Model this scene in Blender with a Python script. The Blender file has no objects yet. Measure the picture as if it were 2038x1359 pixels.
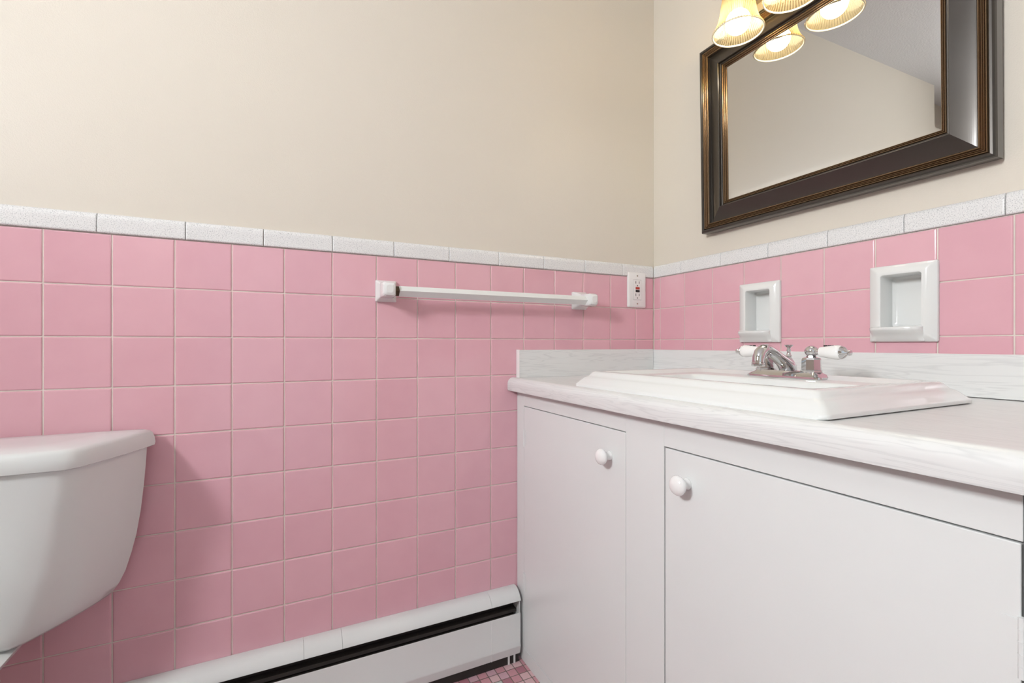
import bpy, bmesh, math, random
from mathutils import Vector, Matrix

random.seed(7)
S = bpy.context.scene
COL = S.collection
H = 0.920            # camera height above the floor; "rel" heights below are measured from it
PI = math.pi

# ------------------------------------------------------------------ helpers
def link(name, bm, mat, parent=None, smooth=False, mats=None):
    bmesh.ops.recalc_face_normals(bm, faces=bm.faces[:])
    me = bpy.data.meshes.new(name)
    bm.to_mesh(me); bm.free()
    for m in (mats or [mat]):
        me.materials.append(m)
    if smooth is True:
        for p in me.polygons: p.use_smooth = True
    elif smooth:                      # smooth below this angle
        for p in me.polygons: p.use_smooth = True
        me.set_sharp_from_angle(angle=math.radians(smooth))
    o = bpy.data.objects.new(name, me)
    COL.objects.link(o)
    if parent is not None:
        o.parent = parent
        r = parent
        while r.parent is not None: r = r.parent
        if parent is r and r.type == 'EMPTY':
            o.location = -r.location
        # deeper levels share the part's own frame, and so do parts of a mesh root
    return o

def tag(o, label=None, cat=None, group=None, kind=None):
    if label: o['label'] = label
    if cat: o['category'] = cat
    if group: o['group'] = group
    if kind: o['kind'] = kind
    return o

def thing(name, label, cat, loc, group=None):
    o = bpy.data.objects.new(name, None)
    COL.objects.link(o); o.location = Vector(loc); o.empty_display_size = .05
    return tag(o, label, cat, group)

def struct(name, bm, mat, parent=None, smooth=False, mats=None):
    o = link(name, bm, mat, parent, smooth, mats)
    o['kind'] = 'structure'
    return o

def box(bm, x0, x1, y0, y1, z0, z1, bev=0, seg=2, mi=0):
    if x0 > x1: x0, x1 = x1, x0
    if y0 > y1: y0, y1 = y1, y0
    if z0 > z1: z0, z1 = z1, z0
    b = bmesh.new()
    bmesh.ops.create_cube(b, size=1)
    for v in b.verts:
        v.co = Vector((x0 + (v.co.x + .5) * (x1 - x0), y0 + (v.co.y + .5) * (y1 - y0), z0 + (v.co.z + .5) * (z1 - z0)))
    if bev:
        bmesh.ops.bevel(b, geom=b.edges[:], offset=bev, segments=seg, affect='EDGES', profile=.5)
    merge(bm, b, mi)

def merge(bm, b, mi=0, mat=None):
    mp = {}
    for v in b.verts:
        mp[v] = bm.verts.new(mat @ v.co if mat else v.co)
    for f in b.faces:
        try:
            nf = bm.faces.new([mp[v] for v in f.verts]); nf.material_index = mi
        except ValueError:
            pass
    b.free()

def loft(bm, rings, cap0=True, cap1=True, closed=True, mi=0):
    vr = [[bm.verts.new(Vector(p)) for p in r] for r in rings]
    n = len(vr[0])
    for a, b in zip(vr, vr[1:]):
        for i in range(n if closed else n - 1):
            j = (i + 1) % n
            f = bm.faces.new((a[i], a[j], b[j], b[i])); f.material_index = mi
    if cap0: bm.faces.new(list(reversed(vr[0]))).material_index = mi
    if cap1: bm.faces.new(vr[-1]).material_index = mi

def lathe(bm, prof, origin, axis=(0, 0, 1), n=32, cap0=False, cap1=False, flute=None, mi=0):
    q = Vector((0, 0, 1)).rotation_difference(Vector(axis).normalized())
    o = Vector(origin); rings = []
    for r, h in prof:
        ring = []
        for i in range(n):
            a = 2 * PI * i / n
            rr = r * (1 + (flute if (flute and i % 2) else 0))
            ring.append(o + q @ Vector((rr * math.cos(a), rr * math.sin(a), h)))
        rings.append(ring)
    loft(bm, rings, cap0, cap1, True, mi)

def tube(bm, pts, rads, n=16, cap=True, squash=1.0, mi=0):
    pts = [Vector(p) for p in pts]; rings = []
    up0 = Vector((0, 1, 0))
    for i, p in enumerate(pts):
        t = (pts[min(i + 1, len(pts) - 1)] - pts[max(i - 1, 0)]).normalized()
        s = up0 - t * up0.dot(t)
        if s.length < 1e-4: s = Vector((1, 0, 0)) - t * t.x
        s.normalize(); u = t.cross(s)
        r = rads[i] if isinstance(rads, (list, tuple)) else rads
        rings.append([p + s * (r * math.cos(a)) + u * (r * squash * math.sin(a)) for a in (2 * PI * k / n for k in range(n))])
    loft(bm, rings, cap, cap, True, mi)

def rrect(x0, x1, y0, y1, z, r, n=6):
    """rounded rectangle ring in the xy plane"""
    if x0 > x1: x0, x1 = x1, x0
    if y0 > y1: y0, y1 = y1, y0
    out = []
    for cx, cy, a0 in ((x1 - r, y1 - r, 0), (x0 + r, y1 - r, 90), (x0 + r, y0 + r, 180), (x1 - r, y0 + r, 270)):
        for k in range(n + 1):
            a = math.radians(a0 + 90 * k / n)
            out.append((cx + r * math.cos(a), cy + r * math.sin(a), z))
    return out

# ------------------------------------------------------------------ materials
def new_mat(name):
    m = bpy.data.materials.new(name); m.use_nodes = True
    nt = m.node_tree
    b = nt.nodes['Principled BSDF']
    return m, nt, b

def node(nt, t, **kw):
    n = nt.nodes.new(t)
    for k, v in kw.items():
        if k in n.inputs.keys() if hasattr(n.inputs, 'keys') else False:
            n.inputs[k].default_value = v
        else:
            setattr(n, k, v)
    return n

def simple(name, col, rough=.5, metal=0., spec=.5, noise=None, bump=None, coat=0., coat_r=.05):
    """principled material with faint procedural mottling and bump"""
    m, nt, b = new_mat(name)
    b.inputs['Roughness'].default_value = rough
    b.inputs['Metallic'].default_value = metal
    b.inputs['Specular IOR Level'].default_value = spec
    b.inputs['Coat Weight'].default_value = coat
    b.inputs['Coat Roughness'].default_value = coat_r
    tc = nt.nodes.new('ShaderNodeTexCoord')
    sc, amt = noise or (6., .04)
    nz = nt.nodes.new('ShaderNodeTexNoise'); nz.inputs['Scale'].default_value = sc; nz.inputs['Detail'].default_value = 4
    nt.links.new(tc.outputs['Object'], nz.inputs['Vector'])
    mx = nt.nodes.new('ShaderNodeMix'); mx.data_type = 'RGBA'
    nt.links.new(nz.outputs['Fac'], mx.inputs['Factor'])
    mx.inputs[6].default_value = (*[max(0, c * (1 - amt)) for c in col], 1)
    mx.inputs[7].default_value = (*[min(1, c * (1 + amt)) for c in col], 1)
    nt.links.new(mx.outputs[2], b.inputs['Base Color'])
    if bump:
        bs, bd, bst = bump
        n2 = nt.nodes.new('ShaderNodeTexNoise'); n2.inputs['Scale'].default_value = bs; n2.inputs['Detail'].default_value = 3
        nt.links.new(tc.outputs['Object'], n2.inputs['Vector'])
        bp = nt.nodes.new('ShaderNodeBump'); bp.inputs['Distance'].default_value = bd; bp.inputs['Strength'].default_value = bst
        nt.links.new(n2.outputs['Fac'], bp.inputs['Height'])
        nt.links.new(bp.outputs['Normal'], b.inputs['Normal'])
    return m

M_PAINT = simple('beige_eggshell_paint', (.682, .634, .552), .42, spec=.35, noise=(2.5, .012), bump=(420, .0006, .5))
M_CEIL = simple('white_textured_ceiling', (.74, .755, .775), .85, noise=(3, .02), bump=(150, .002, .6))
M_GROUT = simple('cream_grout', (.69, .64, .575), .8, noise=(25, .22), bump=(600, .0006, .5))
M_CERAMIC = simple('white_glazed_ceramic', (.75, .765, .755), .12, noise=(8, .015), bump=(30, .0006, .25))
M_CHINA = simple('white_vitreous_china', (.755, .775, .765), .10, noise=(5, .01))
M_TOILET = simple('toilet_china', (.715, .74, .73), .16, noise=(5, .01))
M_WPAINT = simple('white_gloss_paint', (.755, .780, .772), .32, noise=(4, .02), bump=(45, .0012, .22))
M_HPAINT = simple('heater_white_paint', (.725, .745, .735), .35, noise=(6, .03), bump=(60, .001, .25))
M_DARK = simple('dark_cavity', (.024, .019, .017), .8, noise=(20, .3))
M_FIN = simple('heater_dark_element', (.050, .040, .036), .7, noise=(30, .3))
M_BROWN = simple('dark_brown_socket', (.07, .04, .015), .6, noise=(60, .4))
M_CHROME = simple('polished_chrome', (.66, .66, .665), .045, metal=1., noise=(5, .01))
M_NICKEL = simple('brushed_nickel', (.55, .5, .42), .25, metal=1., noise=(40, .05))
M_PORC = simple('white_porcelain', (.86, .86, .85), .08, noise=(5, .01))
M_PLATE = simple('white_plastic_plate', (.80, .80, .79), .3, noise=(5, .01))
M_BLACK = simple('black_plastic', (.012, .012, .013), .4, noise=(10, .1))
M_RED = simple('red_button_plastic', (.42, .035, .02), .4, noise=(10, .1))
M_FRAME = simple('dark_bronze_lacquer', (.042, .035, .028), .34, metal=.55, spec=.7, noise=(14, .12), coat=.5, coat_r=.16)
M_RIB = simple('burnished_bronze_beading', (.20, .130, .072), .24, metal=.8, noise=(12, .06), coat=.4, coat_r=.12)
M_ADDED_PAINT = simple('added_parts_white_paint', (.8, .8, .79), .4)

def mirror_mat():
    m, nt, b = new_mat('silvered_mirror_glass')
    b.inputs['Base Color'].default_value = (.665, .66, .64, 1)
    b.inputs['Metallic'].default_value = 1; b.inputs['Roughness'].default_value = .004
    return m
M_MIRROR = mirror_mat()

def tile_mat():
    m, nt, b = new_mat('pink_glazed_tile')
    at = nt.nodes.new('ShaderNodeAttribute'); at.attribute_name = 'tint'
    tc = nt.nodes.new('ShaderNodeTexCoord')
    nz = nt.nodes.new('ShaderNodeTexNoise'); nz.inputs['Scale'].default_value = 16; nz.inputs['Detail'].default_value = 5
    nt.links.new(tc.outputs['Object'], nz.inputs['Vector'])
    ad = nt.nodes.new('ShaderNodeMath'); ad.operation = 'MULTIPLY_ADD'; ad.inputs[1].default_value = .55
    nt.links.new(nz.outputs['Fac'], ad.inputs[0]); nt.links.new(at.outputs['Fac'], ad.inputs[2])
    cr = nt.nodes.new('ShaderNodeValToRGB')
    cr.color_ramp.elements[0].position = .15; cr.color_ramp.elements[0].color = (.695, .390, .448, 1)
    cr.color_ramp.elements[1].position = 1.; cr.color_ramp.elements[1].color = (.775, .465, .518, 1)
    nt.links.new(ad.outputs[0], cr.inputs['Fac'])
    nt.links.new(cr.outputs['Color'], b.inputs['Base Color'])
    b.inputs['Roughness'].default_value = .16
    b.inputs['Specular IOR Level'].default_value = .6
    n2 = nt.nodes.new('ShaderNodeTexNoise'); n2.inputs['Scale'].default_value = 28; n2.inputs['Detail'].default_value = 2
    nt.links.new(tc.outputs['Object'], n2.inputs['Vector'])
    bp = nt.nodes.new('ShaderNodeBump'); bp.inputs['Distance'].default_value = .0012; bp.inputs['Strength'].default_value = .18
    nt.links.new(n2.outputs['Fac'], bp.inputs['Height']); nt.links.new(bp.outputs['Normal'], b.inputs['Normal'])
    return m
M_TILE = tile_mat()

def speckle_mat():
    m, nt, b = new_mat('white_speckled_tile')
    tc = nt.nodes.new('ShaderNodeTexCoord')
    v = nt.nodes.new('ShaderNodeTexNoise'); v.inputs['Scale'].default_value = 520; v.inputs['Detail'].default_value = 2.5; v.inputs['Roughness'].default_value = .7
    nt.links.new(tc.outputs['Object'], v.inputs['Vector'])
    cr = nt.nodes.new('ShaderNodeValToRGB')
    e = cr.color_ramp.elements
    e[0].position = .30; e[0].color = (.30, .31, .32, 1)
    e[1].position = .50; e[1].color = (.78, .78, .775, 1)
    x = e.new(.40); x.color = (.60, .605, .61, 1)
    nt.links.new(v.outputs['Fac'], cr.inputs['Fac']); nt.links.new(cr.outputs['Color'], b.inputs['Base Color'])
    b.inputs['Roughness'].default_value = .26
    return m
M_SPECK = speckle_mat()

def laminate_mat(name, scale):
    m, nt, b = new_mat(name)
    tc = nt.nodes.new('ShaderNodeTexCoord')
    mp = nt.nodes.new('ShaderNodeMapping'); mp.inputs['Scale'].default_value = scale
    nt.links.new(tc.outputs['Object'], mp.inputs['Vector'])
    n1 = nt.nodes.new('ShaderNodeTexNoise'); n1.inputs['Scale'].default_value = 1.2; n1.inputs['Detail'].default_value = 3; n1.inputs['Distortion'].default_value = 1.2
    nt.links.new(mp.outputs['Vector'], n1.inputs['Vector'])
    w = nt.nodes.new('ShaderNodeMath'); w.operation = 'MULTIPLY'; w.inputs[1].default_value = 9.
    nt.links.new(n1.outputs['Fac'], w.inputs[0])
    fr = nt.nodes.new('ShaderNodeMath'); fr.operation = 'PINGPONG'; fr.inputs[1].default_value = .5
    nt.links.new(w.outputs[0], fr.inputs[0])
    n2 = nt.nodes.new('ShaderNodeTexNoise'); n2.inputs['Scale'].default_value = 4; n2.inputs['Detail'].default_value = 5
    nt.links.new(mp.outputs['Vector'], n2.inputs['Vector'])
    ml = nt.nodes.new('ShaderNodeMath'); ml.operation = 'MULTIPLY'
    nt.links.new(fr.outputs[0], ml.inputs[0]); nt.links.new(n2.outputs['Fac'], ml.inputs[1])
    cr = nt.nodes.new('ShaderNodeValToRGB')
    e = cr.color_ramp.elements
    e[0].position = .0; e[0].color = (.66, .672, .668, 1)
    e[1].position = .12; e[1].color = (.745, .757, .750, 1)
    nt.links.new(ml.outputs[0], cr.inputs['Fac']); nt.links.new(cr.outputs['Color'], b.inputs['Base Color'])
    b.inputs['Roughness'].default_value = .28
    return m
M_LAM_Y = laminate_mat('white_woodgrain_laminate_along_counter', (32, 2.2, 32))
M_LAM_X = laminate_mat('white_woodgrain_laminate_along_side', (2.6, 32, 32))

def mosaic_mat():
    m, nt, b = new_mat('pink_and_grey_mosaic_tile')
    tc = nt.nodes.new('ShaderNodeTexCoord')
    sx = nt.nodes.new('ShaderNodeSeparateXYZ'); nt.links.new(tc.outputs['Object'], sx.inputs[0])
    pitch = .0268
    fracs = []; cells = []
    for ax, off in (('X', .0085), ('Y', .004)):
        d = nt.nodes.new('ShaderNodeMath'); d.operation = 'MULTIPLY_ADD'; d.inputs[1].default_value = 1 / pitch; d.inputs[2].default_value = 200 + off / pitch
        nt.links.new(sx.outputs[ax], d.inputs[0])
        fl = nt.nodes.new('ShaderNodeMath'); fl.operation = 'FLOOR'; nt.links.new(d.outputs[0], fl.inputs[0])
        fr = nt.nodes.new('ShaderNodeMath'); fr.operation = 'FRACT'; nt.links.new(d.outputs[0], fr.inputs[0])
        pp = nt.nodes.new('ShaderNodeMath'); pp.operation = 'PINGPONG'; pp.inputs[1].default_value = .5; nt.links.new(fr.outputs[0], pp.inputs[0])
        fracs.append(pp); cells.append(fl)
    cb = nt.nodes.new('ShaderNodeCombineXYZ')
    nt.links.new(cells[0].outputs[0], cb.inputs[0]); nt.links.new(cells[1].outputs[0], cb.inputs[1])
    wn = nt.nodes.new('ShaderNodeTexWhiteNoise'); wn.noise_dimensions = '2D'; nt.links.new(cb.outputs[0], wn.inputs['Vector'])
    cr = nt.nodes.new('ShaderNodeValToRGB'); cr.color_ramp.interpolation = 'CONSTANT'
    e = cr.color_ramp.elements
    e[0].position = 0; e[0].color = (.62, .31, .35, 1)
    e[1].position = .28; e[1].color = (.64, .40, .46, 1)
    for p, c in ((.5, (.72, .48, .50)), (.66, (.56, .58, .55)), (.84, (.45, .19, .23)), (.93, (.62, .45, .37))):
        k = e.new(p); k.color = (*c, 1)
    nt.links.new(wn.outputs['Value'], cr.inputs['Fac'])
    mn = nt.nodes.new('ShaderNodeMath'); mn.operation = 'MINIMUM'
    nt.links.new(fracs[0].outputs[0], mn.inputs[0]); nt.links.new(fracs[1].outputs[0], mn.inputs[1])
    st = nt.nodes.new('ShaderNodeMath'); st.operation = 'GREATER_THAN'; st.inputs[1].default_value = .045
    nt.links.new(mn.outputs[0], st.inputs[0])
    mx = nt.nodes.new('ShaderNodeMix'); mx.data_type = 'RGBA'; mx.inputs[6].default_value = (.17, .135, .11, 1)
    nt.links.new(st.outputs[0], mx.inputs['Factor']); nt.links.new(cr.outputs['Color'], mx.inputs[7])
    nt.links.new(mx.outputs[2], b.inputs['Base Color'])
    b.inputs['Roughness'].default_value = .4
    bp = nt.nodes.new('ShaderNodeBump'); bp.inputs['Distance'].default_value = .001; bp.inputs['Strength'].default_value = .6
    nt.links.new(st.outputs[0], bp.inputs['Height']); nt.links.new(bp.outputs['Normal'], b.inputs['Normal'])
    return m
M_MOSAIC = mosaic_mat()

def shade_mat(name, lo, hi, tint):
    """thin warm ribbed glass: lets light through, scatters some of it both ways"""
    m = bpy.data.materials.new(name); m.use_nodes = True
    nt = m.node_tree; nt.nodes.clear()
    out = nt.nodes.new('ShaderNodeOutputMaterial')
    tr = nt.nodes.new('ShaderNodeBsdfTransparent'); tr.inputs['Color'].default_value = (*tint, 1)
    tl = nt.nodes.new('ShaderNodeBsdfTranslucent'); tl.inputs['Color'].default_value = (.90, .76, .44, 1)
    df = nt.nodes.new('ShaderNodeBsdfDiffuse'); df.inputs['Color'].default_value = (.92, .80, .52, 1)
    gl = nt.nodes.new('ShaderNodeBsdfGlossy'); gl.inputs['Color'].default_value = (1, .93, .8, 1); gl.inputs['Roughness'].default_value = .12
    sc = nt.nodes.new('ShaderNodeMixShader'); sc.inputs[0].default_value = .5
    nt.links.new(tl.outputs[0], sc.inputs[1]); nt.links.new(df.outputs[0], sc.inputs[2])
    tc = nt.nodes.new('ShaderNodeTexCoord')
    nz = nt.nodes.new('ShaderNodeTexNoise'); nz.inputs['Scale'].default_value = 90
    nt.links.new(tc.outputs['Object'], nz.inputs['Vector'])
    mr = nt.nodes.new('ShaderNodeMapRange'); mr.inputs['To Min'].default_value = lo; mr.inputs['To Max'].default_value = hi
    nt.links.new(nz.outputs['Fac'], mr.inputs['Value'])
    m1 = nt.nodes.new('ShaderNodeMixShader'); nt.links.new(mr.outputs[0], m1.inputs[0])
    nt.links.new(tr.outputs[0], m1.inputs[1]); nt.links.new(sc.outputs[0], m1.inputs[2])
    m2 = nt.nodes.new('ShaderNodeMixShader'); m2.inputs[0].default_value = .03
    nt.links.new(m1.outputs[0], m2.inputs[1]); nt.links.new(gl.outputs[0], m2.inputs[2])
    nt.links.new(m2.outputs[0], out.inputs['Surface'])
    return m
M_SHADE = shade_mat('warm_ribbed_glass', .13, .22, (.88, .74, .46))
M_SHADE2 = shade_mat('warm_glass_rib_shading', .26, .38, (.74, .56, .27))  # darker, denser glass: rib shading painted in as stripes
M_RIM = simple('thick_pale_glass_rim', (.86, .80, .62), .15, noise=(60, .05))

def emit_mat(name, col, strength):
    m = bpy.data.materials.new(name); m.use_nodes = True
    nt = m.node_tree; nt.nodes.clear()
    out = nt.nodes.new('ShaderNodeOutputMaterial')
    e = nt.nodes.new('ShaderNodeEmission'); e.inputs['Color'].default_value = (*col, 1); e.inputs['Strength'].default_value = strength
    nt.links.new(e.outputs[0], out.inputs['Surface'])
    return m
M_BULB = emit_mat('lit_frosted_bulb', (1., .90, .73), 31)
M_KEY_PANE = emit_mat('added_key_light_pane', (.965, .985, 1.), 112)  # glow of the added window, carries the key light
M_FILL = emit_mat('added_fill_lamp_glow', (1., .98, .95), .6)  # faint glow of the added fill lamp

# ------------------------------------------------------------------ room shell
XL, YR, ZC = -2.45, -2.25, 2.24      # far left wall, wall behind, ceiling
P = .108                             # tile pitch
ROW = .1067
ZTILE = H + .2305                    # top of the pink tile
Z0 = H + .1225                       # first horizontal joint
CAP = H + .2722
AX = [-(.735 + k) * P for k in range(-1, 23)]
BY = [-(.280 + k) * P for k in range(-1, 22)]
ZS = [ZTILE] + [Z0 - j * ROW for j in range(0, 11)]

# paint plane stands 4 mm behind the tile faces
DISH_HOLES = [(-.3680, -.4420, H + .034, H + .149), (-.6940, -.7680, H + .034, H + .149)]

def tiles(bm, us, zs, to3, u_lim, tint, holes=(), recess=.0022):
    g = .0011
    us = sorted(us); zs = sorted(zs)
    for i in range(len(us) - 1):
        for j in range(len(zs) - 1):
            u0, u1 = max(us[i], u_lim[0]), min(us[i + 1], u_lim[1])
            z0, z1 = max(zs[j], 0.0), zs[j + 1]
            if u1 - u0 < .006 or z1 - z0 < .006: continue
            u0 += g; u1 -= g; z0 += g; z1 -= g
            skip = False
            rects = [(u0, u1, z0, z1)]
            for (h0, h1, hz0, hz1) in holes:
                a, b2 = min(h0, h1), max(h0, h1)
                nr = []
                for (p0, p1, q0, q1) in rects:
                    if p1 <= a or p0 >= b2 or q1 <= hz0 or q0 >= hz1:
                        nr.append((p0, p1, q0, q1)); continue
                    if q0 < hz0: nr.append((p0, p1, q0, hz0))
                    if q1 > hz1: nr.append((p0, p1, hz1, q1))
                    n0, n1 = max(q0, hz0), min(q1, hz1)
                    if p0 < a: nr.append((p0, a, n0, n1))
                    if p1 > b2: nr.append((b2, p1, n0, n1))
                rects = nr
            tv = random.uniform(-.12, .28)
            tu, tz = random.uniform(-.0022, .0022), random.uniform(-.0022, .0022)
            uc, zc = (u0 + u1) / 2, (z0 + z1) / 2
            for (a0, a1, b0, b1) in rects:
                if a1 - a0 < .008 or b1 - b0 < .008: continue
                rings = []
                for ins, dep in ((0, recess), (.0004, .0012), (.0012, .0004), (.0026, 0.)):
                    ring = []
                    for (u, z) in ((a0 + ins, b0 + ins), (a1 - ins, b0 + ins), (a1 - ins, b1 - ins), (a0 + ins, b1 - ins)):
                        d = dep - ((u - uc) * tu + (z - zc) * tz) * (0 if dep == recess else 1)
                        ring.append(bm.verts.new(to3(u, z, d)))
                    rings.append(ring)
                fs = []
                for r, s in zip(rings, rings[1:]):
                    for k in range(4):
                        fs.append(bm.faces.new((r[k], r[(k + 1) % 4], s[(k + 1) % 4], s[k])))
                fs.append(bm.faces.new(rings[-1]))
                for f in fs: f[tint] = tv

def tile_field(name, parent, us, zs, to3, lim, holes=()):
    bm = bmesh.new(); t = bm.faces.layers.float.new('tint')
    tiles(bm, us, zs, to3, lim, t, holes)
    return link(name, bm, M_TILE, parent)

def slab_with_holes(bm, to3, u0, u1, z0, z1, holes, depth, mi):
    us = sorted({u0, u1, *[v for h in holes for v in (h[0], h[1])]})
    zs = sorted({z0, z1, *[v for h in holes for v in (h[2], h[3])]})
    for i in range(len(us) - 1):
        for j in range(len(zs) - 1):
            uc, zc = (us[i] + us[i + 1]) / 2, (zs[j] + zs[j + 1]) / 2
            if any(min(h[0], h[1]) < uc < max(h[0], h[1]) and h[2] < zc < h[3] for h in holes): continue
            bm.faces.new([bm.verts.new(to3(u, z, depth)) for u, z in ((us[i], zs[j]), (us[i + 1], zs[j]), (us[i + 1], zs[j + 1]), (us[i], zs[j + 1]))]).material_index = mi

toA = lambda u, z, d: (u, d, z)                     # wall A: plane y = 0, room at y < 0
toB = lambda u, z, d: (d, u, z)                     # wall B: plane x = 0, room at x < 0
toC = lambda u, z, d: (XL - d, u, z)
toD = lambda u, z, d: (u, YR - d, z)

# wall A (behind towel bar, heater and toilet)
bm = bmesh.new()
box(bm, XL - .1, .1, .004, .1, ZTILE, ZC + .02)
box(bm, XL - .1, .1, .0022, .1, -.02, ZTILE, mi=1)
wallA = struct('wall_back', bm, None, mats=[M_PAINT, M_GROUT])
tile_field('pink_wall_tile', wallA, AX, ZS, toA, (XL, -.0005))
# wall B (behind mirror and vanity); the soap dishes are let into it
bm = bmesh.new()
box(bm, .004, .1, YR - .1, .004, ZTILE, ZC + .02)
slab_with_holes(bm, toB, YR, .0022, -.02, ZTILE, DISH_HOLES, .0022, 1)
box(bm, .06, .1, YR - .1, .1, -.02, ZTILE, mi=1)
wallB = struct('wall_right', bm, None, mats=[M_PAINT, M_GROUT])
tile_field('pink_wall_tile', wallB, BY, ZS, toB, (YR, -.0005), DISH_HOLES)
# wall C with an opening for the added key-light window, wall D
WY0, WY1, WZ0, WZ1 = -1.30, -.98, 1.56, 1.96
bm = bmesh.new()
slab_with_holes(bm, toC, YR, 0, ZTILE, ZC, [(WY0, WY1, WZ0, WZ1)], .004, 0)
slab_with_holes(bm, toC, YR, 0, -.02, ZTILE, [], .004, 0)
box(bm, XL - .16, XL - .12, YR - .1, .1, -.02, ZC, mi=0)
wallC = struct('wall_left', bm, None, mats=[M_PAINT, M_GROUT])
bm = bmesh.new()
DX0, DX1, DZ1 = -1.62, -.80, 2.03       # added open doorway, unseen: lets bounce out and cool fill in
box(bm, XL - .1, DX0, YR - .1, YR - .004, -.02, ZC + .02)
box(bm, DX1, .1, YR - .1, YR - .004, -.02, ZC + .02)
box(bm, DX0, DX1, YR - .1, YR - .004, DZ1, ZC + .02)
wallD = struct('wall_front', bm, None, mats=[M_PAINT, M_GROUT])
bm = bmesh.new()
box(bm, DX0 - .06, DX0, YR - .1, YR + .012, 0, DZ1 + .06, bev=.002); box(bm, DX1, DX1 + .06, YR - .1, YR + .012, 0, DZ1 + .06, bev=.002); box(bm, DX0, DX1, YR - .1, YR + .012, DZ1, DZ1 + .06, bev=.002)
struct('trim_3', bm, M_ADDED_PAINT)  # casing of the added doorway
bm = bmesh.new(); box(bm, XL - .12, .1, YR - .1, .1, ZC, ZC + .06); struct('ceiling', bm, M_CEIL)
bm = bmesh.new(); box(bm, XL - .12, .1, YR - .1, .1, -.06, 0); struct('floor', bm, M_MOSAIC)
# added unseen window on wall C, its glowing pane supplies the key light
bm = bmesh.new()
for a in ((WY0 - .05, WY0, WZ0 - .05, WZ1 + .05), (WY1, WY1 + .05, WZ0 - .05, WZ1 + .05), (WY0, WY1, WZ0 - .05, WZ0), (WY0, WY1, WZ1, WZ1 + .05)):
    box(bm, XL - .06, XL + .014, a[0], a[1], a[2], a[3], bev=.002)
win = struct('added_key_window', bm, M_ADDED_PAINT)
bm = bmesh.new(); box(bm, XL - .05, XL - .044, WY0, WY1, WZ0, WZ1)
link('key_light_pane', bm, M_KEY_PANE, win)

# cap tiles (speckled white bullnose) along walls A and B
def cap_profile(d0=.004):
    z0, z1 = ZTILE + .0008, CAP
    pr = [(d0, z0), (-.0012, z0), (-.0030, z0 + .0008), (-.0038, z0 + .0022), (-.0040, z0 + .0034), (-.0040, z0 + .0050), (-.0040, z1 - .016), (-.0040, z1 - .014)]
    for k in range(1, 7):
        a = math.radians(90 * k / 6)
        pr.append((-.0040 + .008 * (1 - math.cos(a)), z1 - .014 + .014 * math.sin(a)))
    pr.append((d0, z1))
    return pr
def cap_row(name, joints, to3):
    bm = bmesh.new()
    for a, b in zip(joints, joints[1:]):
        lo, hi = min(a, b) + .0006, max(a, b) - .0006
        rings = []
        for u, ins in ((lo, .0014), (lo + .0006, .0005), (lo + .0016, 0), (lo + .0026, 0), (hi - .0026, 0), (hi - .0016, 0), (hi - .0006, .0005), (hi, .0014)):
            rings.append([to3(u, z, d + (ins if d < 0 else 0)) for d, z in cap_profile()])
        loft(bm, rings)
    return struct(name, bm, M_SPECK, smooth=50)
ja = [-.0045, -.1388] + [-.2912 - .1520 * k for k in range(0, 15)]
ja = [u for u in ja if u > XL] + [XL]
cap_row('trim_1', ja, toA)
jb = [-.0015, -.1260, -.2780, -.4290] + [-.5805 - .1518 * k for k in range(0, 11)] + [YR]
cap_row('trim_2', jb, toB)

# ------------------------------------------------------------------ towel bar
tb = thing('towel_bar', 'white ceramic towel bar with square white rod mounted on the pink tile wall', 'towel bar', (-.618, 0, H + .138))
def post(xc, side):
    """square base on the wall tapering to a rounded head that holds the rod; side = +1 when the rod leaves towards +x"""
    zc = H + .1385
    bm = bmesh.new()
    hx = xc + side * .0085 * -1 if False else xc
    def sq(y, cx, hw, hz0, hz1, r):
        ring = rrect(cx - hw, cx + hw, hz0, hz1, 0, r, 2)
        return [(p[0], y, p[1]) for p in ring]
    off = .0045 * -side
    rings = [sq(-.0004, xc, .0262, zc - .0272, zc + .0272, .002),
             sq(-.0060, xc, .0268, zc - .0278, zc + .0278, .0025),
             sq(-.0095, xc, .0252, zc - .0262, zc + .0262, .004),
             sq(-.0300, xc + off * .8, .0162, zc - .0190, zc + .0178, .003),
             sq(-.0400, xc + off, .0172, zc - .0205, zc + .0180, .003),
             sq(-.0700, xc + off, .0165, zc - .0200, zc + .0170, .006),
             sq(-.0780, xc + off, .0135, zc - .0165, zc + .0135, .006),
             sq(-.0810, xc + off, .0085, zc - .0110, zc + .0085, .006)]
    loft(bm, rings)
    return link('wall_post', bm, M_CERAMIC, tb, smooth=18)
post(-.9210, 1); post(-.3150, -1)
def diamond(bm, x0, x1, h, y=-.0555, z=H + .1348):
    loft(bm, [[(x, y - h, z), (x, y, z + h), (x, y + h, z), (x, y, z - h)] for x in (x0, x1)])
bm = bmesh.new(); diamond(bm, -.8985, -.3225, .0135); link('towel_rod', bm, M_CERAMIC, tb)
bm = bmesh.new(); diamond(bm, -.9120, -.8980, .0122); tag(link('rod_socket', bm, M_BROWN, tb), 'dark brown socket between post and rod')  # dark brown plug filling the stretch between post and rod

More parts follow.
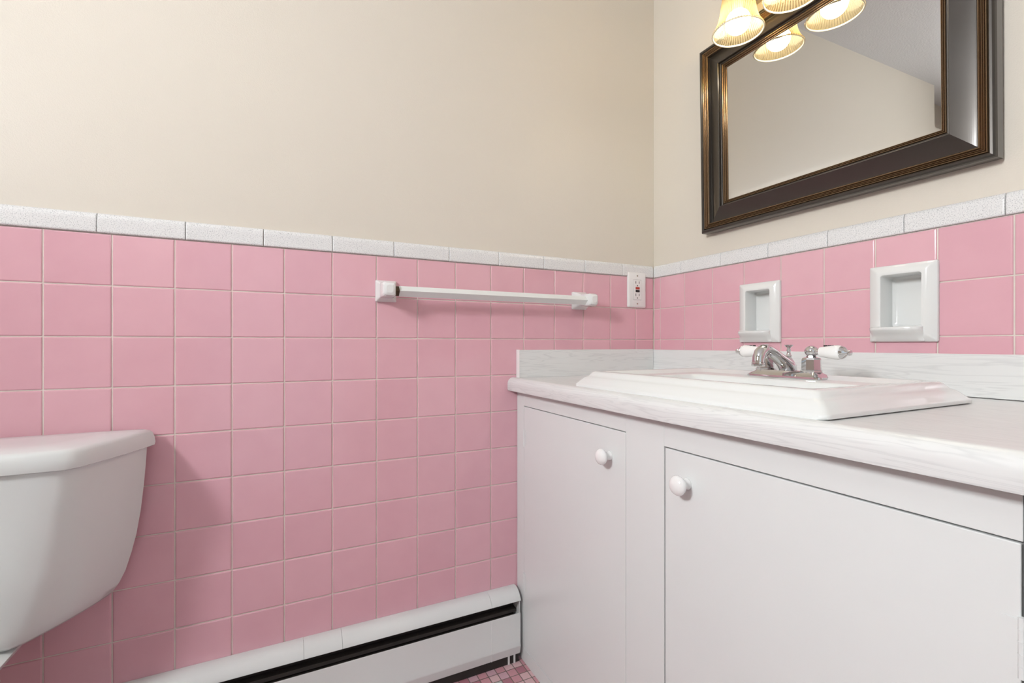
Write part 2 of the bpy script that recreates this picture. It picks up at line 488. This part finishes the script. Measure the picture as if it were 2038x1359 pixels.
# ------------------------------------------------------------------ GFCI outlet
ox, oz = -.0790, H + .1858
ot = thing('wall_outlet', 'white outlet plate with red and black buttons on the tile beside the corner', 'outlet', (ox, 0, oz))
bm = bmesh.new()
rings = []
for ins, y in ((0, -.0005), (0, -.003), (.002, -.0052), (.006, -.0066)):
    rings.append([(p[0], y, p[1]) for p in rrect(ox - .0395 + ins, ox + .0395 - ins, oz - .0600 + ins, oz + .0600 - ins, 0, .004, 3)])
loft(bm, rings)
link('cover_plate', bm, M_PLATE, ot, smooth=30)
bm = bmesh.new(); box(bm, ox - .0175, ox + .0175, -.0062, -.0070, oz - .0345, oz + .0345, bev=.0003, seg=1); box(bm, ox - .0168, ox + .0168, -.0062, -.0082, oz - .0337, oz + .0337, bev=.0008, seg=2, mi=1)
rec = link('receptacle', bm, None, ot, mats=[simple('grey_gap', (.28, .28, .28), .6), M_PLATE])
bm = bmesh.new(); box(bm, ox - .0090, ox + .0078, -.008, -.0096, oz + .0012, oz + .0088, bev=.0006); tag(link('reset_button', bm, M_RED, ot), 'red button')
bm = bmesh.new(); box(bm, ox - .0090, ox + .0078, -.008, -.0096, oz - .0082, oz - .0008, bev=.0006); tag(link('test_button', bm, M_BLACK, ot), 'black button')
for zc in (.0245, -.0172):
    for dx in (-.0078, .0062):
        bm = bmesh.new(); box(bm, ox + dx - .0012, ox + dx + .0012, -.0078, -.0084, oz + zc - .004, oz + zc + .004); link('slot', bm, M_BLACK, ot)
    bm = bmesh.new(); lathe(bm, [(.0023, 0), (.0023, .0006)], (ox - .0010, -.0078, oz + zc - .0108), (0, -1, 0), 12, True, True); link('ground_hole', bm, M_BLACK, ot)
for zc in (.0475, -.0475):
    bm = bmesh.new(); lathe(bm, [(.0030, 0), (.0030, .0008), (.0022, .0013)], (ox, -.0064, oz + zc), (0, -1, 0), 16, True, True); box(bm, ox - .0022, ox + .0022, -.0077, -.0079, oz + zc - .0004, oz + zc + .0004)
    link('screw', bm, M_NICKEL, ot)

# ------------------------------------------------------------------ soap dishes let into wall B
def soap_dish(y0, label):
    """y0: edge nearest the corner; the dish is 0.119 wide and 0.161 tall"""
    r = thing('soap_dish', label, 'soap dish', (0, y0, H + .006), 'white soap dishes let into the wall tile')
    zb, zt = H + .0055, H + .1672
    y1 = y0 - .1185
    iy0, iy1, iz0, iz1 = y0 - .0235, y1 + .0235, H + .036, H + .1470
    bm = bmesh.new()
    def ring(x, a0, a1, b0, b1, rad): return [(x, p[0], p[1]) for p in rrect(a1, a0, b0, b1, 0, rad, 4)]
    rings = [ring(-.0003, y0, y1, zb, zt, .003),
             ring(-.0060, y0, y1, zb, zt, .003),
             ring(-.0075, y0 - .001, y1 + .001, zb + .001, zt - .001, .003),
             ring(-.0130, y0 - .0150, y1 + .0150, zb + .0150, zt - .0120, .004),
             ring(-.0150, y0 - .0200, y1 + .0200, zb + .0230, zt - .0170, .005),
             ring(-.0140, iy0, iy1, iz0 - .002, iz1, .005),
             ring(-.0110, iy0 - .0012, iy1 + .0012, iz0 - .001, iz1 - .0012, .005),
             ring(.0300, iy0 - .0018, iy1 + .0018, iz0 + .001, iz1 - .002, .006),
             ring(.0345, iy0 - .007, iy1 + .007, iz0 + .006, iz1 - .007, .008)]
    loft(bm, rings, cap0=False)
    link('dish_body', bm, M_CERAMIC, r, smooth=35)
    bm = bmesh.new()                       # projecting lip under the recess
    yl0, yl1 = y0 - .006, y1 + .020
    zl = H + .0365
    prof = [(.020, zl + .001), (-.028, zl + .0005), (-.0335, zl - .001), (-.0345, zl - .004), (-.0330, zl - .0075), (-.024, zl - .014), (-.015, zl - .022), (-.010, zl - .029), (-.006, zl - .031), (.020, zl - .031)]
    rings = []
    for t in (0, .04, .12, .5, .88, .96, 1):
        y = yl0 + (yl1 - yl0) * t
        k = 1 - (abs(t - .5) * 2) ** 6 * .42
        rings.append([((x * k if x < -.011 else x), y, z) for x, z in prof])
    loft(bm, rings)
    link('soap_lip', bm, M_CERAMIC, r, smooth=40)
    return r
d1 = soap_dish(-.3462, 'smaller-looking white ceramic soap dish nearer the room corner, behind the faucet spout')
d2 = d1.copy(); COL.objects.link(d2); d2.location = (0, -.6715, H + .006)
d2['label'] = 'white ceramic soap dish with chipped top edge, farther from the corner, above the cold lever'
for c in d1.children:
    k = c.copy(); COL.objects.link(k); k.parent = d2

# ------------------------------------------------------------------ vanity cabinet
XF = -.535                                 # face of the frame
CB = H - .1360                             # underside of the counter nose
YE = -1.145
van = thing('vanity_cabinet', 'white painted vanity cabinet with two flush doors under the white countertop', 'cabinet', (-.27, -.57, 0))
D1 = (-.0462, -.4921, .042, H - .1800)     # door 1 (y0, y1, z0, z1)
D2 = (-.6020, -1.0600, .042, H - .1890)
bm = bmesh.new()
box(bm, XF + .019, -.003, -.003, -.018, .0, H - .1250)
box(bm, XF + .019, -.003, YE, YE + .015, .0, H - .1250)
box(bm, XF + .019, -.003, YE, -.003, .025, .037)
box(bm, -.012, -.003, YE, -.003, .0, H - .1250)
link('carcass', bm, M_WPAINT, van)
bm = bmesh.new()
fb = .0008
gp = .0004
box(bm, XF, XF + .019, -.0015, D1[0] + .0008, 0, H - .1250, bev=fb)                       # left stile
box(bm, XF, XF + .019, D1[1] - .0012, D2[0] + .0030, 0, H - .1250, bev=fb)                # middle stile
box(bm, XF, XF + .019, D2[1] - .0017, YE, 0, H - .1250, bev=fb)                           # right stile
box(bm, XF + .0001, XF + .019, D1[0] + .0008, D1[1] - .0012, D1[3] + .0019, H - .1250, bev=fb)
box(bm, XF + .0001, XF + .019, D2[0] + .0030, D2[1] - .0013, D2[3] + .0022, H - .1250, bev=fb)
box(bm, XF + .0001, XF + .019, D1[0] + .0008, D1[1] - .0012, 0, D1[2] - .002, bev=fb)
box(bm, XF + .0001, XF + .019, D2[0] + .0030, D2[1] - .0008, 0, D2[2] - .002, bev=fb)
link('face_frame', bm, M_WPAINT, van)
def knob(y, z, door):
    bm = bmesh.new()
    pr = [(.0102, 0), (.0102, .002), (.0088, .007), (.0084, .012), (.0120, .0155)]
    for k in range(0, 11):
        a = math.radians(-40 + 130 * k / 10)
        pr.append((max(.0172 * math.cos(a), .0002), .0225 + .0098 * math.sin(a)))
    lathe(bm, pr, (XF, y, z), (-1, 0, 0), 32, True, True)
    link('knob', bm, M_PORC, door, smooth=True)
def hinge(y, z0, z1, door, dy):
    bm = bmesh.new()
    lathe(bm, [(.0028, 0), (.0028, z1 - z0)], (XF - .0008, y, z0), (0, 0, 1), 12, True, True)
    for k in range(1, 5):
        zz = z0 + (z1 - z0) * k / 5
        lathe(bm, [(.0031, -.0004), (.0031, .0004)], (XF - .0008, y, zz), (0, 0, 1), 12, True, True)
    ring = rrect(y, y + dy, z0 + .003, z1 - .003, 0, .004, 3)
    loft(bm, [[(XF - .0002, p[0], p[1]) for p in ring], [(XF - .0010, p[0], p[1]) for p in ring]])
    link('hinge', bm, M_WPAINT, door, smooth=30)
def door(d, ky, kz, hy, hs, hdy):
    bm = bmesh.new(); box(bm, XF, XF + .018, d[0], d[1], d[2], d[3], bev=.0012)
    o = link('door', bm, M_WPAINT, van)
    knob(ky, kz, o)
    for a, b in hs: hinge(hy, a, b, o, hdy)
    return o
door(D1, -.4405, H - .2380, -.0458, [(H - .297, H - .247), (H - .717, H - .662)], -.012)
door(D2, -.6535, H - .2412, -1.0608, [(H - .316, H - .258), (.14, .195)], .016)

# ------------------------------------------------------------------ countertop and splashes
ZT = H - .0985
bm = bmesh.new()
# profile (x, z) of the postformed nose, extruded along y
pr = [(-.004, ZT), (-.535, ZT)]
for k in range(0, 8):
    a = math.radians(90 + 90 * k / 7)
    pr.append((-.549 + .0175 * math.cos(a), ZT - .0175 + .0185 * math.sin(a)))
pr += [(-.5665, H - .131), (-.5655, H - .1355), (-.5630, H - .1362), (-.5500, H - .1362), (-.5500, H - .1250), (-.004, H - .1250)]
# sink cut-out keeps the slab clear of the bowl
def slab(y0, y1, xs):
    loft(bm, [[(x, y, z) for x, z in xs] for y in (y0, y1)])
cutx = (-.515, -.165); cuty = (-.345, -.855)
slab(-.001, cuty[0], pr); slab(cuty[1], YE - .012, pr)
front = [(cutx[0], ZT)] + pr[1:-1] + [(cutx[0], H - .1250)]
slab(cuty[0], cuty[1], front)
back = [(-.004, ZT), (cutx[1], ZT), (cutx[1], H - .1250), (-.004, H - .1250)]
slab(cuty[0], cuty[1], back)
bmesh.ops.remove_doubles(bm, verts=bm.verts[:], dist=1e-5)
ct = link('countertop', bm, M_LAM_Y, smooth=35)
tag(ct, 'white wood-grain laminate countertop with rounded front edge on the white cabinet', 'countertop')
bm = bmesh.new(); box(bm, -.5355, -.0195, -.0006, -.0190, ZT, H - .0165, bev=.0006, seg=1)
ss = link('side_splash', bm, M_LAM_X); tag(ss, 'short grey-white wood-grain splash strip against the towel bar wall', 'backsplash')
bm = bmesh.new(); box(bm, -.5375, -.5357, -.0004, -.0196, ZT, H - .0155, bev=.0004, seg=1)
ec = bpy.data.objects.new('x', None) if False else None
e2 = link('end_cap', bm, M_PORC); e2.parent = ss
bm = bmesh.new(); box(bm, -.0006, -.0185, -.0006, YE - .012, ZT + .0012, H - .0180, bev=.0008, seg=1)
bs = link('backsplash', bm, M_LAM_Y); tag(bs, 'long white wood-grain backsplash strip behind the sink under the soap dishes', 'backsplash')

# ------------------------------------------------------------------ sink
def sk(ix0, ix1, iy0, iy1, z, r):
    return rrect(-.540 + ix0, -.128 - ix1, -.8865 + iy1, -.3125 - iy0, H + z, r, 6)
bm = bmesh.new()
rings = [sk(0, .003, 0, .004, -.0983, .012), sk(0, 0, 0, 0, -.0966, .012), sk(0, 0, 0, 0, -.0920, .012),
         sk(.002, .002, .002, .002, -.0903, .012), sk(.0080, .0080, .0080, .0080, -.0835, .011),
         sk(.0140, .0140, .0140, .0140, -.0775, .010), sk(.0185, .0185, .0185, .0185, -.0748, .010),
         sk(.0215, .0215, .0215, .0215, -.0735, .010), sk(.0235, .0235, .0235, .0235, -.0705, .010), sk(.0275, .0275, .0275, .0275, -.0655, .010),
         sk(.0310, .0310, .0310, .0310, -.0632, .010), sk(.0345, .0345, .0345, .0345, -.0625, .010),
         sk(.0460, .0420, .0460, .0460, -.0625, .012), sk(.0490, .0450, .0490, .0490, -.0634, .012),
         sk(.0580, .0540, .0580, .0580, -.0705, .014), sk(.0610, .0570, .0610, .0610, -.0715, .014),
         sk(.0680, .1170, .0980, .0980, -.0718, .020), sk(.0720, .1210, .1020, .1020, -.0735, .022), sk(.0740, .1235, .1045, .1045, -.0785, .024),
         sk(.0860, .1330, .1200, .1200, -.1250, .040), sk(.1060, .1460, .1500, .1500, -.1750, .050), sk(.1500, .1650, .2100, .2100, -.1960, .040),
         sk(.1900, .1950, .2650, .2650, -.2000, .012)]
loft(bm, rings)
snk = link('sink', bm, M_CHINA, smooth=60)
tag(snk, 'white rectangular drop-in sink with stepped rim set in the countertop', 'sink')
bm = bmesh.new(); lathe(bm, [(.0235, 0), (.0235, .0022), (.019, .0030), (.015, .0012), (.0002, .0006)], (-.334, -.5995, H - .2002), (0, 0, 1), 24, True, True)
dr = link('drain', bm, M_CHROME, smooth=40); dr.parent = snk

# ------------------------------------------------------------------ faucet
fx, fy, fz = -.180, -.5995, H - .0713
fa = thing('faucet', 'chrome faucet with white porcelain lever handles standing on the back of the sink', 'faucet', (fx, fy, fz))
bm = bmesh.new()
def fp(hx, hy, z, r): return rrect(fx - hx, fx + hx, fy - hy, fy + hy, fz + z, r, 5)
loft(bm, [fp(.0262, .0825, 0, .012), fp(.0268, .0832, .001, .012), fp(.0265, .0828, .0045, .012), fp(.0215, .0760, .0090, .012), fp(.0195, .0690, .0120, .012), fp(.0185, .0665, .0150, .012), fp(.0160, .0640, .0160, .012)])
link('base_plate', bm, M_CHROME, fa, smooth=32)
# spout
bm = bmesh.new()
sp = [(.004, .012, .0165), (.000, .020, .0172), (-.006, .0275, .0160), (-.018, .0350, .0135), (-.034, .0440, .0120), (-.052, .0540, .0118), (-.068, .0600, .0122), (-.080, .0592, .0126), (-.089, .0530, .0126), (-.0935, .0430, .0124), (-.0945, .0330, .0124)]
tube(bm, [(fx + a, fy, fz + b) for a, b, r in sp], [r for a, b, r in sp], 20)
link('spout', bm, M_CHROME, fa, smooth=50)
bm = bmesh.new(); lathe(bm, [(.0118, 0), (.0135, .001), (.0138, .004), (.0128, .005), (.0138, .0058), (.0138, .0078), (.0120, .0092)], (fx - .0945, fy, fz + .0255), (0, 0, 1), 24, True, True)
link('aerator', bm, M_CHROME, fa, smooth=35)
bm = bmesh.new()
lathe(bm, [(.0165, .014), (.0150, .026), (.0095, .036), (.0052, .043), (.0062, .0465), (.0045, .049), (.0034, .0535), (.0046, .0590), (.0030, .0615), (.0036, .0640), (.0088, .0690), (.0090, .0705), (.0040, .0712)], (fx + .004, fy, fz), (0, 0, 1), 24, True, True)
link('lift_rod', bm, M_CHROME, fa, smooth=35)
def lever(sgn, word):
    hy = fy + sgn * .0508
    bm = bmesh.new()
    lathe(bm, [(.0205, .014), (.0205, .018), (.0185, .0190), (.0178, .0400), (.0160, .0435), (.0095, .0450), (.0090, .0475)], (fx, hy, fz), (0, 0, 1), 8, True, True)
    link('valve_collar', bm, M_CHROME, fa, smooth=20)
    bm = bmesh.new()
    pr = [(.0088, .0455)]
    for k in range(12):
        a = math.radians(-55 + 145 * k / 11)
        pr.append((max(.0128 * math.cos(a), .0002), .0570 + .0118 * math.sin(a)))
    lathe(bm, pr, (fx, hy, fz), (0, 0, 1), 24, True, True)
    lathe(bm, [(.0060, .008), (.0062, .0150), (.0080, .0165), (.0080, .0180)], (fx, hy, fz + .0565), (0, sgn, -.02), 20, True, True)
    link('lever_hub', bm, M_CHROME, fa, smooth=40)
    bm = bmesh.new()
    lathe(bm, [(.0078, .0175), (.0098, .0185), (.0110, .0255), (.0128, .0370), (.0142, .0470), (.0144, .0520), (.0130, .0575), (.0092, .0605)], (fx, hy, fz + .0565), (0, sgn, -.02), 28, True, True)
    lv = link('lever_handle', bm, M_PORC, fa, smooth=50)
    tag(lv, 'white porcelain lever with black lettering')
    bm = bmesh.new()
    lathe(bm, [(.0124, .0575), (.0130, .0587), (.0110, .0632), (.0062, .0672), (.0040, .0694), (.0056, .0720), (.0052, .0752), (.0020, .0768)], (fx, hy, fz + .0565), (0, sgn, -.02), 24, True, True)
    link('lever_finial', bm, M_CHROME, fa, smooth=35)
    cu = bpy.data.curves.new('lettering', 'FONT'); cu.body = word; cu.size = .0088; cu.align_x = 'CENTER'; cu.align_y = 'CENTER'; cu.extrude = .0016; cu.space_character = 1.35
    tmp = bpy.data.objects.new('lettering_curve', cu); COL.objects.link(tmp)
    bpy.context.view_layer.update()
    me = bpy.data.meshes.new_from_object(tmp.evaluated_get(bpy.context.evaluated_depsgraph_get()))
    bpy.data.objects.remove(tmp); bpy.data.curves.remove(cu)
    b2 = bmesh.new(); b2.from_mesh(me); bpy.data.meshes.remove(me)
    bmesh.ops.transform(b2, matrix=Matrix.Translation((fx, hy + sgn * .0385, fz + .0565 + .0117)) @ Matrix.Rotation(-PI / 2, 4, 'Z'), verts=b2.verts[:])
    t = link('lettering', b2, M_BLACK); t.parent = lv
lever(1, 'HOT'); lever(-1, 'COLD')

# ------------------------------------------------------------------ framed mirror on wall B
mr = thing('wall_mirror', 'rectangular wall mirror in a wide dark bronze frame with ribbed edges', 'mirror', (0, -.558, H + .333))
MY0, MY1, MZ0, MZ1 = -.2340, -.8820, 0., .5430     # local z measured from the frame's bottom edge
def frame_ring(d, h):
    return [(-h, MY0 - d, MZ0 + d), (-h, MY1 + d, MZ0 + d), (-h, MY1 + d, MZ1 - d), (-h, MY0 - d, MZ1 - d)]
def sweep(bm, prof, cap=False):
    rings = [frame_ring(d, h) for d, h in prof]
    loft(bm, rings, False, False)
LEAN = math.radians(1.0)
LM = Matrix.Translation((0, 0, H + .333)) @ Matrix.Rotation(-LEAN, 4, 'Y')
def mlink(name, bm, mat, smooth=False):
    bmesh.ops.transform(bm, matrix=LM, verts=bm.verts[:])
    return link(name, bm, mat, mr, smooth)
def arc(d0, d1, h0, bulge, n=5):
    """half-round rib between two distances from the outer edge"""
    return [(d0 + (d1 - d0) * k / n, h0 + bulge * math.sin(PI * k / n)) for k in range(n + 1)]
bm = bmesh.new()
sweep(bm, [(.0015, .002), (0, .004), (0, .026), (.0015, .0305), (.0045, .033), (.0080, .0335), (.0100, .0310), (.0105, .0270)])
cove = [(.0268, .0262), (.0276, .0215)] + [(.0285 + .0365 * k / 14, .0185 + .0120 * (k / 14) ** 1.25) for k in range(15)] + [(.0662, .0292), (.0668, .0250)]
sweep(bm, cove)
sweep(bm, [(.0664, .0260), (.0672, .0225), (.0690, .0212), (.0712, .0215), (.0720, .0190)])
mlink('frame', bm, M_FRAME)
bm = bmesh.new()
sweep(bm, arc(.0103, .0150, .0280, .0036) + arc(.0154, .0182, .0270, .0026) + arc(.0186, .0212, .0264, .0024) + arc(.0216, .0270, .0254, .0036))
sweep(bm, arc(.0716, .0758, .0195, .0036) + arc(.0762, .0792, .0175, .0028) + arc(.0796, .0832, .0140, .0030))
mlink('beading', bm, M_RIB)
bm = bmesh.new(); sweep(bm, [(.003, .001), (.080, .001), (.084, .012)]); mlink('backing', bm, M_DARK)
bm = bmesh.new()
loft(bm, [frame_ring(.0825, .01385), frame_ring(.0935, .0141)], False, True)
mlink('mirror_glass', bm, M_MIRROR)

# ------------------------------------------------------------------ vanity light above the mirror
vl = thing('vanity_light', 'three-lamp vanity wall light with ribbed bell glass shades above the mirror', 'wall light', (0, -.561, H + .98))
bm = bmesh.new()
rings = []
for ins, x in ((0, .003), (0, -.012), (.006, -.020), (.012, -.024)):
    rings.append([(x, p[0], p[1]) for p in rrect(-.800 + ins, -.322 - ins, H + .930 + ins, H + 1.035 - ins, 0, .012, 4)])
loft(bm, rings); link('back_plate', bm, M_NICKEL, vl, smooth=30)
SX = -.104
ZR = H + .8085
for k in range(3):
    sy = -.417 - .1445 * k
    bm = bmesh.new()
    tube(bm, [(-.020, sy, H + .985), (-.050, sy, H + .988), (-.085, sy, H + .992), (-.100, sy, H + .985), (SX, sy, H + .965)], .0065, 14)
    link('arm', bm, M_NICKEL, vl, smooth=50)
    bm = bmesh.new(); lathe(bm, [(.0070, .160), (.0220, .155), (.0265, .145), (.0270, .128), (.0250, .124)], (SX, sy, ZR), (0, 0, 1), 28, True, True)
    link('lamp_socket', bm, M_NICKEL, vl, smooth=40)
    bm = bmesh.new()
    prof = [(.0600, .000), (.0612, .0012), (.0600, .0028), (.0560, .0085), (.0515, .0170), (.0470, .0290), (.0435, .0430), (.0405, .0600), (.0380, .0800), (.0350, .1000), (.0305, .1180), (.0255, .1290)]
    lathe(bm, [(r, h) for r, h in prof], (SX, sy, ZR), (0, 0, 1), 120, flute=.035)
    for q, f in enumerate(bm.faces): f.material_index = 2 * (q % 2)  # every other facet takes the darker glass, painting in rib shading
    lathe(bm, [(.0596, -.0012), (.0616, -.0006), (.0622, .0010), (.0612, .0030), (.0596, .0030), (.0584, .0012), (.0588, -.0006), (.0596, -.0012)], (SX, sy, ZR), (0, 0, 1), 64, mi=1)
    link('lamp_shade', bm, None, vl, smooth=20, mats=[M_SHADE, M_RIM, M_SHADE2])
    bm = bmesh.new()
    pr = []
    for q in range(15):
        a = math.radians(-90 + 150 * q / 14)
        pr.append((max(.0300 * math.cos(a), .0003), .0270 + .0300 * math.sin(a)))
    lathe(bm, pr, (SX, sy, ZR), (0, 0, 1), 24, True, True)
    link('bulb', bm, M_BULB, vl, smooth=60)
    bm = bmesh.new(); lathe(bm, [(.0150, .0529), (.0132, .0600), (.0130, .1240)], (SX, sy, ZR), (0, 0, 1), 20, True, True)
    link('bulb_neck', bm, M_PLATE, vl, smooth=60)

# ------------------------------------------------------------------ baseboard heater on wall A
hx1 = -.5450; hx0 = XL + .02
ht = thing('baseboard_heater', 'white painted baseboard heater with a dark slot along the foot of the pink tile wall', 'heater', (-1.4, -.02, 0))
zc0 = H - .7125
def cap_piece(xa, xb):
    bm = bmesh.new()
    pr = [(-.0005, zc0 - .004), (-.0005, zc0), (-.012, zc0 + .0015), (-.024, zc0 - .0015), (-.034, zc0 - .0080), (-.0415, zc0 - .0170), (-.0455, zc0 - .0240), (-.0460, zc0 - .0272), (-.0445, zc0 - .0280), (-.0425, zc0 - .0250), (-.038, zc0 - .0185), (-.030, zc0 - .0105), (-.012, zc0 - .004)]
    loft(bm, [[(x, y, z) for y, z in pr] for x in (xa, xb)])
    link('top_cover', bm, M_HPAINT, ht, smooth=40)
cj = [hx1, -.6360, -1.0320, -1.1180, hx0]
for a, b in zip(cj, cj[1:]): cap_piece(a - .0003, b + .0003)
def panel(xa, xb):
    bm = bmesh.new()
    pr = [(-.0408, .1425), (-.0418, .1436), (-.0428, .1430), (-.0435, .1360), (-.0435, .0560), (-.0455, .0515), (-.0450, .0480), (-.0400, .0260), (-.0375, .0262), (-.0415, .0500), (-.0415, .1350), (-.0408, .1400)]
    loft(bm, [[(x, y, z) for y, z in pr] for x in (xa, xb)])
    link('front_panel', bm, M_HPAINT, ht, smooth=40)
pj = [hx1, -.6360, hx0]
for a, b in zip(pj, pj[1:]): panel(a - .0004, b + .0004)
bm = bmesh.new(); box(bm, -.6368, -.6352, -.0420, -.0445, .0275, .1425, bev=.0004, seg=1); link('panel_joint', bm, M_PORC, ht)
bm = bmesh.new(); box(bm, hx0, hx1, -.0006, -.0030, .004, zc0 - .006); link('back_plate', bm, M_DARK, ht)
bm = bmesh.new(); box(bm, hx0 + .01, hx1 - .012, -.0060, -.0370, .058, .132); link('heating_element', bm, M_FIN, ht)
bm = bmesh.new(); box(bm, hx0, hx1 - .004, -.0060, -.0240, .1390, .1480); link('damper', bm, M_FIN, ht)
bm = bmesh.new(); box(bm, hx0, hx1 - .003, -.0060, -.0370, .0012, .0460); link('gap_shade_strip', bm, M_DARK, ht)  # dark strip added to paint the shade in the gap below the panel
bm = bmesh.new(); box(bm, hx1 - .0035, hx1 - .0015, -.0030, -.0415, .0300, .1790); link('end_plate', bm, M_HPAINT, ht)
for px in (-.5620, -.5800):
    bm = bmesh.new(); box(bm, px - .003, px + .003, -.030, -.0385, 0, .058, bev=.0008); link('foot_bracket', bm, M_HPAINT, ht)

# ------------------------------------------------------------------ toilet at wall A
XT = -1.655
to = thing('toilet', 'white two-piece toilet with a chamfered tank against the pink tile wall', 'toilet', (XT, -.30, 0))
def tank_ring(wb, wf, yf, z, yb=-.022, bul=.006, r=.0):
    half = [(wb * .96, yb), (wb, yb - .010)]
    x0, y0, x1, y1 = wb, yb - .010, wf, yf
    L = math.hypot(x1 - x0, y1 - y0); nx, ny = -(y1 - y0) / L, (x1 - x0) / L
    if nx < 0: nx, ny = -nx, -ny
    for t in (.2, .4, .6, .8, .93):
        b = bul * 4 * t * (1 - t)
        half.append((x0 + (x1 - x0) * t + nx * b, y0 + (y1 - y0) * t + ny * b))
    half += [(wf - .008, yf - .0015), (wf * .5, yf - .003)]
    return [(XT + a, b, z) for a, b in half] + [(XT - a, b, z) for a, b in reversed(half)]
bm = bmesh.new()
loft(bm, [tank_ring(.1500, .0700, -.150, .4060), tank_ring(.1720, .0880, -.171, .4085), tank_ring(.1810, .0940, -.1770, .4160), tank_ring(.1920, .1010, -.1800, .4330), tank_ring(.2020, .1080, -.1830, .4560), tank_ring(.2120, .1200, -.1870, .4920), tank_ring(.2200, .1290, -.1900, .5280), tank_ring(.2270, .1375, -.1925, .5750), tank_ring(.2320, .1460, -.1940, .6250), tank_ring(.2355, .1540, -.1950, .6700), tank_ring(.2375, .1580, -.1955, .7080)])
link('tank', bm, M_TOILET, to, smooth=50)
bm = bmesh.new()
loft(bm, [tank_ring(.2440, .1660, -.2000, .7060, -.014), tank_ring(.2485, .1690, -.2040, .7080, -.012), tank_ring(.2495, .1700, -.2055, .7140, -.010), tank_ring(.2480, .1690, -.2050, .7250, -.010), tank_ring(.2450, .1680, -.2030, .7340, -.011), tank_ring(.2410, .1650, -.1995, .7390, -.013), tank_ring(.2350, .1600, -.1940, .7415, -.017), tank_ring(.1700, .1150, -.1500, .7445, -.035), tank_ring(.0900, .0600, -.1150, .7450, -.060)])
link('tank_lid', bm, M_TOILET, to, smooth=45)
def bowl_ring(w, yb, yf, z, n=48, neck=None):
    """pear outline: narrow neck under the tank, widening to the bowl in front"""
    neck = w * .42 if neck is None else neck
    yc = yf + w * 1.15
    pts = []
    for k in range(n // 2 + 1):
        t = k / (n // 2)
        y = yb + (yf - yb) * (1 - math.cos(PI * t)) / 2
        if y < yc:
            q = (yc - y) / (yc - yf); x = w * math.sqrt(max(0, 1 - q * q))
        else:
            q = min(1, (y - yc) / max(1e-4, (yb - .13 - yc) if yb - .13 > yc else .01)); q = q * q * (3 - 2 * q)
            x = w + (neck - w) * q
        if k == 0: x = neck * .9
        pts.append((max(x, .0005), y))
    return [(XT + a, b, z) for a, b in pts] + [(XT - a, b, z) for a, b in reversed(pts)]
bm = bmesh.new()
loft(bm, [bowl_ring(.110, -.24, -.56, 0, neck=.07), bowl_ring(.112, -.24, -.565, .02, neck=.07), bowl_ring(.095, -.23, -.52, .10, neck=.05), bowl_ring(.092, -.22, -.50, .20, neck=.04), bowl_ring(.108, -.19, -.56, .27, neck=.036), bowl_ring(.140, -.16, -.64, .33, neck=.042), bowl_ring(.168, -.125, -.69, .37, neck=.056), bowl_ring(.178, -.115, -.71, .390, neck=.080), bowl_ring(.174, -.115, -.706, .400, neck=.084), bowl_ring(.150, -.12, -.68, .4065, neck=.060)])
link('bowl', bm, M_TOILET, to, smooth=60)
bm = bmesh.new()
loft(bm, [bowl_ring(.182, -.30, -.72, .404, neck=.12), bowl_ring(.185, -.30, -.722, .412, neck=.122), bowl_ring(.182, -.30, -.72, .424, neck=.12), bowl_ring(.184, -.30, -.721, .428, neck=.122), bowl_ring(.178, -.305, -.715, .440, neck=.115), bowl_ring(.120, -.33, -.66, .445, neck=.08)])
link('seat', bm, M_TOILET, to, smooth=50)

# ------------------------------------------------------------------ added ceiling lamp (unseen, put in as general fill)
cl = thing('added_fill_lamp', 'added unseen fill lamp, round and flush on the ceiling', 'added fill light', (-1.55, -1.35, ZC))
bm = bmesh.new(); lathe(bm, [(.15, 0), (.15, -.02), (.14, -.028)], (-1.55, -1.35, ZC), (0, 0, 1), 40, True, True); link('lamp_base', bm, M_ADDED_PAINT, cl, smooth=40)
bm = bmesh.new(); lathe(bm, [(.142, -.020), (.138, -.045), (.110, -.072), (.060, -.088), (.002, -.092)], (-1.55, -1.35, ZC), (0, 0, 1), 40, True, True); link('diffuser', bm, M_FILL, cl, smooth=60)

# ------------------------------------------------------------------ world, camera, colour management
w = bpy.data.worlds.new('World'); S.world = w; w.use_nodes = True
w.node_tree.nodes['Background'].inputs['Color'].default_value = (.82, .92, 1, 1)
w.node_tree.nodes['Background'].inputs['Strength'].default_value = .95  # cool fill reaching the room through the added doorway

cd = bpy.data.cameras.new('camera'); cam = bpy.data.objects.new('camera', cd); COL.objects.link(cam)
cam.location = (-1.1623, -1.2439, H)
cam.rotation_euler = (PI / 2, 0, -math.radians(26.157))
cd.sensor_width = 36; cd.lens = 928.2 / 2038 * 36
cd.shift_y = 5.76 / 2038
cd.clip_start = .01
S.camera = cam
S.view_settings.view_transform = 'Standard'
S.view_settings.look = 'None'
S.view_settings.gamma = 1
S.view_settings.use_curve_mapping = False
S.view_settings.exposure = -0.14
